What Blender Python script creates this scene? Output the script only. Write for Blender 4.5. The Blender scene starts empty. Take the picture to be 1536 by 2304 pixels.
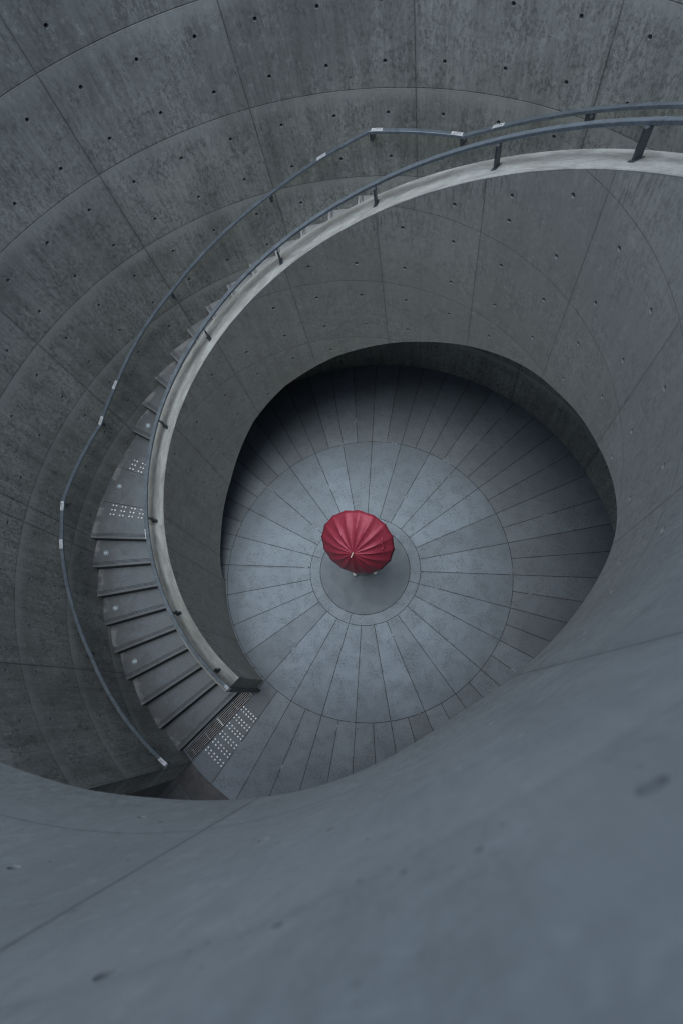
import bpy, bmesh, math, random
from mathutils import Vector, Matrix
random.seed(7)
C = bpy.context.scene.collection
R = math.radians
# ------------------------------------------------------------------ camera
scn = bpy.context.scene
cam_d = bpy.data.cameras.new('camera'); cam = bpy.data.objects.new('camera', cam_d); C.objects.link(cam)
M = [[0.9871120623807311, 0.0, -0.16003054802899347], [0.05350986348818606, -0.9424408873760203, 0.3300634307392676], [-0.15081933169171544, -0.33437280661246893, -0.9302947680096696]]
EYE = Vector((0.9313336505946288, -1.8271749177016454, 7.8))
rx = Vector((M[0][0], M[1][0], M[2][0])); up = -Vector((M[0][1], M[1][1], M[2][1])); bk = -Vector((M[0][2], M[1][2], M[2][2]))
mw = Matrix((rx, up, bk)).transposed().to_4x4(); mw.translation = EYE
cam.matrix_world = mw
cam_d.sensor_fit = 'VERTICAL'; cam_d.sensor_height = 36; cam_d.sensor_width = 24
cam_d.lens = 1168.906 / 2304 * 36
cam_d.clip_start = 0.02; cam_d.clip_end = 2000
cam_d.dof.use_dof = True; cam_d.dof.focus_distance = 6.6; cam_d.dof.aperture_fstop = 2.6
scn.camera = cam
# ------------------------------------------------------------------ sky, sun, exposure
SUN_EL, SUN_AZ = R(86), R(215)
w = bpy.data.worlds.new('World'); scn.world = w; w.use_nodes = True
wn = w.node_tree.nodes; wl = w.node_tree.links
sky = wn.new('ShaderNodeTexSky'); sky.sky_type = 'NISHITA'; sky.sun_disc = False
sky.sun_elevation = SUN_EL; sky.sun_rotation = SUN_AZ; sky.dust_density = 1.0; sky.air_density = 1.0; sky.ozone_density = 0.35
wn['Background'].inputs['Strength'].default_value = 0.15
hs = wn.new('ShaderNodeHueSaturation'); hs.inputs['Saturation'].default_value = 0.82       # thin overcast greys the blue
wl.new(sky.outputs[0], hs.inputs['Color']); wl.new(hs.outputs[0], wn['Background'].inputs['Color'])
sd = bpy.data.lights.new('sun', 'SUN'); sd.energy = 1.4; sd.angle = R(44); sd.color = (0.93, 0.99, 1.0)
so = bpy.data.objects.new('sun', sd); C.objects.link(so)
d = Vector((math.sin(SUN_AZ) * math.cos(SUN_EL), math.cos(SUN_AZ) * math.cos(SUN_EL), math.sin(SUN_EL)))
so.rotation_euler = d.to_track_quat('Z', 'Y').to_euler(); so.location = (0, 0, 30)
scn.view_settings.view_transform = 'Standard'; scn.view_settings.look = 'None'
scn.view_settings.exposure = 0.88; scn.view_settings.gamma = 1.0
scn.cycles.max_bounces = 12; scn.cycles.diffuse_bounces = 8
scn.cycles.pixel_filter_type = 'BLACKMAN_HARRIS'; scn.cycles.filter_width = 1.15

# ------------------------------------------------------------------ dimensions (metres)
K = 7.8 / 9
R1, RP, R2 = 2.2187, 2.4613, 3.7093          # parapet inner face, parapet stair face, outer wall face
RMID, RRING, RDISC = 2.194, 0.851, 0.691
def interp(x, T):
    if x <= T[0][0]: return T[0][1]
    for (a, b), (c, e) in zip(T, T[1:]):
        if x <= c: return b + (e - b) * (x - a) / (c - a)
    (a, b), (c, e) = T[-2], T[-1]
    return e + (e - b) / (c - a) * (x - c)
RIM = [(0, 1.25), (52.5, 2.560), (75.4, 3.145), (106.4, 3.90), (140, 4.745), (177.2, 5.70), (205.5, 6.438), (214.4, 6.674), (250, 7.75), (285, 8.98), (320, 9.15), (380, 9.15)]
def rim(p): return interp(p, RIM) * K
HE = [(43.0, -.03), (45, .15), (48.9, .27), (60.6, .509), (70.2, .765), (79.4, 1.0), (89.9, 1.35), (99.3, 1.653), (106.6, 1.818), (115, 2.001), (125.7, 2.174), (135.6, 2.344),
      (144.7, 2.471), (153.6, 2.61), (163.7, 2.767), (170.8, 2.897), (177.9, 3.03), (185, 3.163), (192.4, 3.305), (200.1, 3.448), (208.7, 3.59),
      (222.5, 3.877), (228.8, 4.014), (236.3, 4.212), (240.6, 4.325), (244.7, 4.432), (248.3, 4.520), (251.8, 4.590), (254.75, 4.622), (257.6, 4.636),
      (260.4, 4.644), (263.3, 4.654), (267.4, 4.690), (271.8, 4.765), (275.8, 4.880), (279.1, 4.965), (282.3, 5.015), (285.3, 5.065), (288.7, 5.115), (292.05, 5.225),
      (295.0, 5.47), (297.4, 5.623), (299.6, 5.735), (301.6, 5.80), (304.7, 5.835), (307.8, 5.825), (311.1, 5.80), (314.4, 5.787), (320.8, 5.801), (327.3, 5.859), (331.4, 5.873), (336, 5.901), (380, 5.95)]
def hedge(p): return interp(p, HE) if p > 43 else -.03
def rin(p):
    if abs(p - 286) < 30: return K * (2.56 - .055 * math.cos(math.pi * (p - 286) / 60) ** 2)
    return R1
def th(p): return R(-130.1 - p)              # stair angle -> world angle
def pt(r, p, z): return Vector((r * math.cos(th(p)), r * math.sin(th(p)), z))

# ------------------------------------------------------------------ material helpers
class NT:
    def __init__(s, name):
        s.m = bpy.data.materials.new(name); s.m.use_nodes = True
        s.n = s.m.node_tree.nodes; s.l = s.m.node_tree.links; s.b = s.n['Principled BSDF']
    def node(s, t, **kw):
        o = s.n.new(t)
        for k, v in kw.items(): setattr(o, k, v)
        return o
    def put(s, sock, v):
        if isinstance(v, bpy.types.NodeSocket): s.l.new(v, sock)
        elif v is not None: sock.default_value = v
    def math(s, op, a, b=None, c=None, clamp=False):
        o = s.node('ShaderNodeMath', operation=op, use_clamp=clamp)
        s.put(o.inputs[0], a); s.put(o.inputs[1], b)
        if c is not None: s.put(o.inputs[2], c)
        return o.outputs[0]
    def noise(s, vec, scale, detail=4, rough=.6, dist=0):
        o = s.node('ShaderNodeTexNoise'); s.put(o.inputs['Vector'], vec); o.inputs['Scale'].default_value = scale
        o.inputs['Detail'].default_value = detail; o.inputs['Roughness'].default_value = rough; o.inputs['Distortion'].default_value = dist
        return o.outputs['Fac']
    def vor(s, vec, scale, feat='F1', out='Distance'):
        o = s.node('ShaderNodeTexVoronoi', feature=feat); s.put(o.inputs['Vector'], vec); o.inputs['Scale'].default_value = scale
        return o.outputs[out]
    def ramp(s, f, a, b, va=0., vb=1., interp='SMOOTHSTEP'):
        o = s.node('ShaderNodeMapRange', interpolation_type=interp); s.put(o.inputs[0], f)
        for i, v in enumerate((a, b, va, vb)): s.put(o.inputs[i + 1], v)
        return o.outputs[0]
    def mix(s, f, a, b, mode='MIX'):
        o = s.node('ShaderNodeMix', data_type='RGBA', blend_type=mode); s.put(o.inputs[0], f)
        s.put(o.inputs[6], a if not isinstance(a, tuple) else (*a, 1)); s.put(o.inputs[7], b if not isinstance(b, tuple) else (*b, 1))
        return o.outputs[2]
    def comb(s, x, y, z):
        o = s.node('ShaderNodeCombineXYZ'); s.put(o.inputs[0], x); s.put(o.inputs[1], y); s.put(o.inputs[2], z); return o.outputs[0]
    def pos(s):
        g = s.node('ShaderNodeNewGeometry'); o = s.node('ShaderNodeSeparateXYZ'); s.l.new(g.outputs['Position'], o.inputs[0])
        return g.outputs['Position'], o.outputs[0], o.outputs[1], o.outputs[2]
    def white(s, vec):
        o = s.node('ShaderNodeTexWhiteNoise', noise_dimensions='3D'); s.put(o.inputs['Vector'], vec); return o.outputs['Value']
    def bump(s, h, strength, dist=.01):
        o = s.node('ShaderNodeBump'); s.put(o.inputs['Height'], h); o.inputs['Strength'].default_value = strength; o.inputs['Distance'].default_value = dist
        s.l.new(o.outputs[0], s.b.inputs['Normal'])
    def line(s, v, off, pitch, scale):
        """distance (in metres once times scale) to the nearest multiple of pitch, plus the cell index"""
        t = s.math('DIVIDE', s.math('SUBTRACT', v, off), pitch)
        f = s.math('FRACT', t)
        dd = s.math('MULTIPLY', s.math('MINIMUM', f, s.math('SUBTRACT', 1.0, f)), scale)
        return dd, s.math('FLOOR', t), f
    def scale_col(s, col, f):
        o = s.node('ShaderNodeVectorMath', operation='SCALE'); s.put(o.inputs[0], col); s.put(o.inputs['Scale'], f); return o.outputs[0]

def wall_mat(name, base, dark, rad, t0, pitch_deg, z0, rough_amt, streak, speck, jw=.0035, band=.5, pvar=.12, jstr=.75, runoff=False):
    s = NT(name); P, x, y, z = s.pos()
    ang = s.math('ARCTAN2', y, x)
    u = s.math('MULTIPLY', ang, rad)
    cx = s.math('MULTIPLY', s.math('COSINE', ang), rad)
    aj = s.math('ADD', ang, s.math('MULTIPLY', s.math('POWER', s.math('MAXIMUM', s.math('SUBTRACT', R(1), ang), 0.0), 2.0), .063)) if runoff else ang
    if runoff: aj = s.math('ADD', s.math('MULTIPLY', aj, s.math('GREATER_THAN', ang, R(-125))), s.math('MULTIPLY', ang, s.math('LESS_THAN', ang, R(-125))))
    dv, iv, fv = s.line(aj, R(t0), R(pitch_deg), rad * R(pitch_deg))
    dh, ih, fh = s.line(z, z0, .9, .9)
    big = s.noise(P, .9, 3, .6)
    mid = s.noise(P, 4.5, 6, .68, .4)
    fine = s.noise(s.comb(x, y, s.math('MULTIPLY', z, .6)), 34, 8, .8)
    grit = s.noise(P, 130, 3, .7)
    col = s.mix(s.ramp(big, .36, .64), tuple(c * (.92 if runoff else .80) for c in base), tuple(c * (1.06 if runoff else 1.13) for c in base))
    panel = s.math('MULTIPLY_ADD', s.white(s.comb(iv, ih, 3.1)), pvar, 1 - pvar / 2)
    col = s.scale_col(col, panel)
    # lichen / dirt speckle: patches of fine dark mottling
    patch = s.ramp(s.math('ADD', s.math('MULTIPLY', mid, .75), s.math('MULTIPLY', big, .3)), .44, .60)
    mott = s.ramp(s.math('ADD', s.math('MULTIPLY', fine, .75), s.math('MULTIPLY', grit, .25)), .455, .565)
    sp = s.math('MULTIPLY', s.math('MULTIPLY', mott, s.math('MULTIPLY_ADD', patch, .66, .34)), speck)
    if runoff: sp = s.math('MULTIPLY', sp, s.ramp(z, 5.6, 6.6, 1, .4))
    col = s.mix(sp, col, dark)
    pale = s.math('MULTIPLY', s.ramp(s.noise(P, 13, 7, .78, .3), .53, .64), .50 * speck)
    col = s.mix(pale, col, tuple(min(1, c * 1.5) for c in base))
    # run-off streaks (stretched along z)
    sv = s.comb(s.math('MULTIPLY', x, 1), s.math('MULTIPLY', y, 1), s.math('MULTIPLY', z, .07))
    st = s.noise(sv, 9, 5, .7); st2 = s.noise(sv, 45, 3, .6)
    col = s.scale_col(col, s.ramp(st, .36, .64, 1 + streak, 1 - streak, 'LINEAR'))
    col = s.scale_col(col, s.ramp(st2, .35, .65, 1 + streak * .35, 1 - streak * .35, 'LINEAR'))
    # pale laitance band along the top of every pour
    bn = s.ramp(s.math('ADD', fh, s.math('MULTIPLY', s.math('SUBTRACT', mid, .5), .3)), .80, 1.0)
    col = s.mix(s.math('MULTIPLY', bn, s.math('MULTIPLY', s.ramp(big, .3, .6, .4, 1.), band)), col, tuple(c * 1.28 for c in base))
    if runoff:          # dirt washed down from the coping: parapet top rises almost linearly with the stair angle
        pa = s.math('MODULO', s.math('SUBTRACT', R(-130.1) + 4 * math.pi, ang), 2 * math.pi)
        dd = s.math('SUBTRACT', s.math('MULTIPLY_ADD', pa, .02185 * 180 / math.pi, 1.09), z)
        nv = s.comb(s.math('MULTIPLY', ang, rad), s.math('MULTIPLY', z, .12), 0)
        sk = s.math('MULTIPLY', s.ramp(s.noise(nv, 30, 4, .7), .50, .62), s.ramp(s.math('ADD', dd, s.math('MULTIPLY', s.noise(nv, 7, 3), -.5)), -.25, .25, 1, 0))
        sk = s.math('MULTIPLY', sk, s.ramp(pa, R(205), R(222), 1, 0))
        col = s.mix(s.math('MULTIPLY', sk, s.math('MULTIPLY_ADD', s.ramp(big, .4, .6), .5, .2)), col, tuple(c * .35 for c in base))
    # bug holes
    v = s.vor(P, 17); bh = s.math('MAXIMUM', s.math('MULTIPLY', s.ramp(v, .045, .08, 1, 0), s.ramp(s.noise(P, 3, 2), .48, .58)), s.math('MULTIPLY', s.ramp(s.vor(P, 5.5), .03, .055, 1, 0), s.ramp(s.noise(P, 1.7, 2), .50, .56)))
    col = s.mix(s.math('MULTIPLY', bh, .65), col, (.03, .032, .034))
    # joints
    jn = s.math('MULTIPLY_ADD', s.noise(P, 14, 3), .9, .35)
    jv = s.ramp(dv, jw * .55, jw * 1.7, 1, 0); jh = s.ramp(dh, jw * .5, jw * 1.6, 1, 0)
    if runoff: jh = s.math('MULTIPLY', jh, s.ramp(z, 6.7, 6.8, 1, 0))
    j = s.math('MULTIPLY', s.math('MAXIMUM', jv, jh), jn, clamp=True)
    halo = s.math('MULTIPLY', s.math('MAXIMUM', s.ramp(dv, 0, .045, 1, 0), s.ramp(dh, 0, .03, 1, 0)), s.math('MULTIPLY', mid, .28))
    col = s.mix(halo, col, dark)
    col = s.mix(s.math('MULTIPLY', j, jstr), col, tuple(c * .25 for c in base))
    s.l.new(col, s.b.inputs['Base Color'])
    s.put(s.b.inputs['Roughness'], s.ramp(mid, .3, .7, .62, .88)); s.b.inputs['Specular IOR Level'].default_value = .35
    h = s.math('ADD', s.math('MULTIPLY', fine, .35), s.math('MULTIPLY', grit, .12))
    h = s.math('SUBTRACT', h, s.math('MULTIPLY', j, 1.3)); h = s.math('SUBTRACT', h, s.math('MULTIPLY', bh, 1.0))
    h = s.math('ADD', h, s.math('MULTIPLY', s.noise(P, 2.2, 2), .9))
    s.bump(h, rough_amt, .006)
    return s.m

M_OUT = wall_mat('weathered_concrete', (.325, .334, .305), (.115, .120, .108), R2, 76.95, 25.5, -.035, .8, .17, .72, band=.72, pvar=.16, jstr=.6)
M_IN = wall_mat('smooth_concrete', (.350, .354, .322), (.20, .203, .190), R1, 26.9, 25.1, -.02, .5, .05, .58, jw=.0026, band=.10, pvar=.07, jstr=.6, runoff=True)

def simple_concrete(name, base, dark, sc=1., speck=.6, bump=.5):
    s = NT(name); P, x, y, z = s.pos()
    a = s.noise(P, 3 * sc, 6, .7, .3); b = s.noise(P, 40 * sc, 6, .75); c = s.noise(P, 10 * sc, 6, .7, .6)
    col = s.mix(s.ramp(a, .3, .7), tuple(v * .82 for v in base), tuple(v * 1.15 for v in base))
    col = s.mix(s.math('MULTIPLY', s.ramp(b, .48, .66), speck), col, dark)
    col = s.mix(s.math('MULTIPLY', s.ramp(c, .55, .75), speck * .7), col, dark)
    s.l.new(col, s.b.inputs['Base Color']); s.b.inputs['Roughness'].default_value = .8
    s.bump(s.math('ADD', b, a), bump, .004)
    return s.m
def coping_mat():
    s = NT('worn_coping_concrete'); P, x, y, z = s.pos()
    r = s.math('SQRT', s.math('ADD', s.math('MULTIPLY', x, x), s.math('MULTIPLY', y, y)))
    ang = s.math('ARCTAN2', y, x)
    v = s.comb(s.math('MULTIPLY', ang, 2.2), s.math('MULTIPLY', r, 3.5), 0)
    a = s.noise(v, 3, 6, .7, .6); b = s.noise(P, 45, 6, .8); c = s.noise(P, 7, 6, .75, .8)
    col = s.mix(s.ramp(a, .3, .68), (.37, .385, .365), (.20, .205, .195))
    mid = s.ramp(s.math('ABSOLUTE', s.math('SUBTRACT', r, s.math('MULTIPLY_ADD', c, .08, 2.34))), .01, .07, 1, 0)
    col = s.mix(s.math('MULTIPLY', mid, s.ramp(a, .35, .6, .15, .75)), col, (.19, .185, .165))
    col = s.mix(s.math('MULTIPLY', s.ramp(b, .5, .68), .45), col, (.20, .20, .19))
    s.l.new(col, s.b.inputs['Base Color']); s.b.inputs['Roughness'].default_value = .75
    s.bump(s.math('ADD', s.math('MULTIPLY', c, 2), b), .5, .006); return s.m
M_COPE = coping_mat()
M_SOFFIT = simple_concrete('soffit_concrete', (.24, .245, .25), (.12, .12, .125))
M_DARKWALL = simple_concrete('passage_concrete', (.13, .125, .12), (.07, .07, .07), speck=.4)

def floor_mat():
    s = NT('radial_paving'); P, x, y, z = s.pos()
    wob = s.math('MULTIPLY', s.math('SUBTRACT', s.noise(P, 3, 2), .5), .006)
    r = s.math('SQRT', s.math('ADD', s.math('MULTIPLY', x, x), s.math('MULTIPLY', y, y)))
    rw = s.math('ADD', r, wob)
    ang = s.math('ARCTAN2', y, x)
    step = 360 / 28
    di, ii, fi = s.line(ang, R(-78.2), R(step), R(step)); di = s.math('MULTIPLY', di, r)
    do, io, fo = s.line(ang, R(-78.2), R(step / 2), R(step / 2)); do = s.math('MULTIPLY', do, r)
    dr, ir, fr = s.line(ang, R(-103.9), R(90), R(90)); dr = s.math('MULTIPLY', dr, r)
    def step_(v, e): return s.math('GREATER_THAN', v, e)
    zmid = step_(rw, RRING); zout = step_(rw, RMID); zring = step_(rw, RDISC)
    zth = step_(r, R2 + .012)
    inner = s.math('SUBTRACT', zmid, zout); ring = s.math('SUBTRACT', zring, zmid)
    big = s.noise(P, 1.3, 4, .6); mid = s.noise(P, 5, 6, .72, .5); fine = s.noise(P, 38, 7, .85); gr = s.noise(P, 150, 3, .8)
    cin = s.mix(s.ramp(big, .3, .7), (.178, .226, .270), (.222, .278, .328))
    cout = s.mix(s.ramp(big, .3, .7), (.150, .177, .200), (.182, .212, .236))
    cdisc = (.130, .158, .185); cring = (.20, .25, .295)
    slab = s.white(s.comb(s.math('MULTIPLY', s.math('ADD', ii, 200), 1.7), zout, zring))
    slabo = s.white(s.comb(s.math('MULTIPLY', s.math('ADD', io, 500), 1.3), zout, zring))
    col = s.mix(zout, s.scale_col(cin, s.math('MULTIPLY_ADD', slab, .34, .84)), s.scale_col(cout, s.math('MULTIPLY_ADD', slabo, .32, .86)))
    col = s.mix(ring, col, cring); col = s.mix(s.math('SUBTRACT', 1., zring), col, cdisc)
    # dark grit with wear patches (strong on the pale ring of slabs)
    patch = s.ramp(mid, .45, .60)
    g = s.math('MULTIPLY', s.ramp(s.math('ADD', s.math('MULTIPLY', fine, .7), s.math('MULTIPLY', gr, .3)), .455, .575), s.math('MULTIPLY_ADD', patch, .62, .40))
    col = s.mix(s.math('MULTIPLY', g, s.mix(zring, (.25, .25, .25), (.85, .85, .85))), col, (.10, .10, .10))
    edge = s.math('MULTIPLY', inner, s.ramp(s.math('ADD', r, s.math('MULTIPLY', s.math('SUBTRACT', mid, .5), .5)), RMID - .75, RMID + .1, 0, 1))  # rim dirt, also painting the light pool's falloff into the slabs
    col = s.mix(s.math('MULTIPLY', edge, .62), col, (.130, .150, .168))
    lt = s.ramp(gr, .52, .64); col = s.mix(s.math('MULTIPLY', lt, .32), col, (.42, .44, .47))
    # joints
    JW = .0036
    jr = s.math('MULTIPLY', s.ramp(di, JW * .6, JW * 1.5, 1, 0), inner)
    jo = s.math('MULTIPLY', s.ramp(do, JW * .6, JW * 1.5, 1, 0), zout)
    jg = s.math('MULTIPLY', s.ramp(dr, JW * .6, JW * 1.5, 1, 0), ring)
    def circ(rad, w_): return s.ramp(s.math('ABSOLUTE', s.math('SUBTRACT', rw, rad)), w_ * .6, w_ * 1.5, 1, 0)
    jc = s.math('MAXIMUM', s.math('MAXIMUM', circ(RMID, JW), circ(RRING, JW)), circ(RDISC, JW * 1.2))
    j = s.math('MAXIMUM', s.math('MAXIMUM', jr, jo), s.math('MAXIMUM', jg, jc))
    j = s.math('MULTIPLY', j, s.math('SUBTRACT', 1., zth))
    eff = s.ramp(s.noise(P, 2.6, 3), .60, .67); eff2 = s.math('MULTIPLY', eff, s.ramp(s.noise(P, 30, 3), .42, .58))
    jc_col = s.mix(eff2, (.035, .037, .042), (.52, .53, .53))
    hal = s.math('MAXIMUM', s.math('MULTIPLY', s.ramp(di, 0, .03, 1, 0), inner), s.math('MULTIPLY', s.ramp(do, 0, .03, 1, 0), zout))
    col = s.mix(s.math('MULTIPLY', hal, s.math('MULTIPLY', mid, .22)), col, (.08, .08, .08))
    col = s.mix(s.math('MULTIPLY', j, s.ramp(s.noise(P, 9, 2), .25, .5, .55, 1.)), col, jc_col)
    # threshold outside the paving
    col = s.mix(zth, col, s.mix(s.ramp(mid, .35, .65), (.065, .064, .064), (.105, .102, .10)))
    s.l.new(col, s.b.inputs['Base Color'])
    s.put(s.b.inputs['Roughness'], s.ramp(mid, .3, .7, .5, .75)); s.b.inputs['Specular IOR Level'].default_value = .4
    h = s.math('SUBTRACT', s.math('ADD', s.math('MULTIPLY', fine, .5), s.math('MULTIPLY', gr, .35)), s.math('MULTIPLY', j, 2.))
    s.bump(h, .5, .004); return s.m
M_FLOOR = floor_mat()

def tread_mat():
    s = NT('stair_granite'); P, x, y, z = s.pos()
    r = s.math('SQRT', s.math('ADD', s.math('MULTIPLY', x, x), s.math('MULTIPLY', y, y)))
    g = s.node('ShaderNodeNewGeometry')
    fine = s.noise(P, 60, 6, .85); gr = s.noise(P, 190, 3, .8); mid = s.noise(P, 5, 6, .72, .6); big = s.noise(P, 1.4, 3)
    col = s.mix(s.ramp(big, .3, .7), (.155, .180, .200), (.190, .215, .235))
    col = s.mix(s.math('MULTIPLY', s.ramp(fine, .48, .62), .6), col, (.08, .09, .098))
    col = s.mix(s.math('MULTIPLY', s.ramp(gr, .58, .72), .45), col, (.42, .44, .46))
    col = s.mix(s.ramp(s.math('ADD', z, s.math('MULTIPLY', s.math('SUBTRACT', mid, .5), .8)), 1.6, 2.6, 0, .85), col, (.40, .41, .405))  # drier upper treads, paled further to paint contrast against the shaded wall
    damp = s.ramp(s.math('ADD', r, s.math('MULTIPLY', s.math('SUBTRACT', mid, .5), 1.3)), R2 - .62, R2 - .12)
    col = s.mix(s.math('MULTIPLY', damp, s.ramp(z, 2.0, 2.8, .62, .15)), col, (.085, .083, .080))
    lime = s.math('MULTIPLY', s.ramp(s.math('ADD', r, s.math('MULTIPLY', s.math('SUBTRACT', mid, .5), .25)), R2 - .10, R2 - .03), s.ramp(s.noise(P, 3.5, 3), .45, .6))
    col = s.mix(s.math('MULTIPLY', lime, .7), col, (.30, .30, .29))
    s.l.new(col, s.b.inputs['Base Color']); s.b.inputs['Roughness'].default_value = .6
    s.bump(s.math('ADD', fine, gr), .45, .002); return s.m
M_TREAD = tread_mat()
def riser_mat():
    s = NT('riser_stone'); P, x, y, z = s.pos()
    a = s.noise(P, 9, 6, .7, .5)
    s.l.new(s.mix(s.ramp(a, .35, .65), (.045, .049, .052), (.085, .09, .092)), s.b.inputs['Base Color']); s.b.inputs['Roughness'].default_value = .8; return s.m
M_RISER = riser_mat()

M_NOSE = simple_concrete('worn_nosing', (.27, .28, .285), (.17, .17, .17), speck=.4)
def metal(name, col, met, rough, scratch=.0, bumpy=.1):
    s = NT(name); P, x, y, z = s.pos()
    a = s.noise(P, 14, 6, .75, .8); b = s.noise(P, 90, 4, .7)
    c = s.mix(s.ramp(a, .35, .68), tuple(v * .82 for v in col), tuple(min(1, v * 1.15) for v in col))
    if scratch: c = s.mix(s.math('MULTIPLY', s.ramp(s.noise(P, 26, 5, .8, 2.), .60, .70), scratch), c, (.55, .58, .62))
    s.l.new(c, s.b.inputs['Base Color']); s.b.inputs['Metallic'].default_value = met
    s.put(s.b.inputs['Roughness'], s.ramp(a, .3, .7, rough * .8, rough * 1.25)); s.bump(b, bumpy, .001); return s.m
M_RAIL = metal('blue_grey_painted_steel', (.185, .22, .25), .45, .36, .5)
M_POST = metal('dark_steel', (.085, .10, .115), .4, .45, .2)
M_STUD = metal('polished_stud_steel', (.95, .95, .95), .35, .25)
M_PLATE = metal('brushed_plate', (.72, .74, .76), .3, .4)
M_GRATE = metal('galvanised_grate', (.48, .50, .50), .5, .4)
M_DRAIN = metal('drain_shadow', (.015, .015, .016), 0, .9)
M_RING = metal('light_ring_stainless', (.30, .33, .34), .4, .45)
M_GLASS = metal('frosted_light_glass', (.42, .55, .60), 0, .3)
M_INK = metal('plate_ink', (.10, .11, .13), 0, .6)
def plain(name, col, rough=.7, spec=.3):
    s = NT(name); P, *_ = s.pos()
    a = s.noise(P, 25, 5, .7)
    s.l.new(s.mix(s.ramp(a, .3, .7), tuple(v * .88 for v in col), tuple(min(1, v * 1.1) for v in col)), s.b.inputs['Base Color'])
    s.b.inputs['Roughness'].default_value = rough; s.b.inputs['Specular IOR Level'].default_value = spec; return s.m
M_SKIN = plain('skin', (.55, .36, .27), .55); M_HAIR = plain('dark_hair', (.02, .016, .013), .5)
M_SHIRT = plain('pale_shirt_cloth', (.55, .55, .52)); M_TROUS = plain('dark_trouser_cloth', (.035, .038, .045)); M_SHOE = plain('pale_shoe', (.62, .63, .62), .5)
M_HAND = plain('handle_red_plastic', (.30, .012, .02), .35, .5); M_FERR = plain('cream_ferrule', (.78, .74, .60), .4); M_SHAFT = metal('umbrella_steel', (.3, .3, .31), .9, .35)

# ------------------------------------------------------------------ mesh helpers
def obj(name, bm, mat, parent=None, smooth=None):
    me = bpy.data.meshes.new(name); bmesh.ops.recalc_face_normals(bm, faces=bm.faces[:]); bm.to_mesh(me); bm.free()
    for m in (mat if isinstance(mat, (list, tuple)) else [mat]): me.materials.append(m)
    if smooth is not None:
        me.polygons.foreach_set('use_smooth', [True] * len(me.polygons))
        me.set_sharp_from_angle(angle=R(smooth))
    o = bpy.data.objects.new(name, me); C.objects.link(o)
    if parent: o.parent = parent
    return o
def tag(o, label=None, cat=None, group=None, kind=None):
    if label: o['label'] = label
    if cat: o['category'] = cat
    if group: o['group'] = group
    if kind: o['kind'] = kind
    return o
def empty(name, loc=(0, 0, 0), rz=0):
    o = bpy.data.objects.new(name, None); o.empty_display_size = .1; C.objects.link(o); o.location = loc; o.rotation_euler.z = rz; return o
def childat(o, root):            # world-space mesh kept in place under a moved Empty
    bpy.context.view_layer.update(); o.parent = root; o.matrix_parent_inverse = root.matrix_world.inverted(); return o
def sweep(bm, path, prof, closed_prof=True, caps=True, mi=0):
    """path: list of (origin, side, upv); prof: list of (a,b)"""
    rings = [[bm.verts.new(o + s * a + u * b) for a, b in prof] for o, s, u in path]
    n = len(prof)
    for r0, r1 in zip(rings, rings[1:]):
        for i in range(n if closed_prof else n - 1):
            f = bm.faces.new((r0[i], r0[(i + 1) % n], r1[(i + 1) % n], r1[i])); f.material_index = mi
    if caps:
        for r in (rings[0], rings[-1]): f = bm.faces.new(r); f.material_index = mi
    return rings
def box(bm, c, ax, ay, az, mi=0):
    """c centre, ax ay az half-extent vectors"""
    vs = [bm.verts.new(c + ax * i + ay * j + az * k) for i in (-1, 1) for j in (-1, 1) for k in (-1, 1)]
    for q in ((0, 1, 3, 2), (4, 6, 7, 5), (0, 4, 5, 1), (2, 3, 7, 6), (0, 2, 6, 4), (1, 5, 7, 3)):
        f = bm.faces.new([vs[i] for i in q]); f.material_index = mi
def rrect(w_, h, b):            # rounded (chamfered) rectangle profile
    a, c = w_ / 2, h / 2
    return [(-a + b, -c), (a - b, -c), (a, -c + b), (a, c - b), (a - b, c), (-a + b, c), (-a, c - b), (-a, -c + b)]
def revolve(bm, prof, seg=24, M_=Matrix(), mi=0):
    rings = []
    for r_, z_ in prof:
        if r_ < 1e-6: rings.append([bm.verts.new(M_ @ Vector((0, 0, z_)))])
        else: rings.append([bm.verts.new(M_ @ Vector((r_ * math.cos(2 * math.pi * i / seg), r_ * math.sin(2 * math.pi * i / seg), z_))) for i in range(seg)])
    for a, b in zip(rings, rings[1:]):
        for i in range(seg):
            j = (i + 1) % seg
            if len(a) == 1 and len(b) == 1: continue
            if len(a) == 1: f = bm.faces.new((a[0], b[i], b[j]))
            elif len(b) == 1: f = bm.faces.new((a[i], a[j], b[0]))
            else: f = bm.faces.new((a[i], a[j], b[j], b[i]))
            f.material_index = mi

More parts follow.
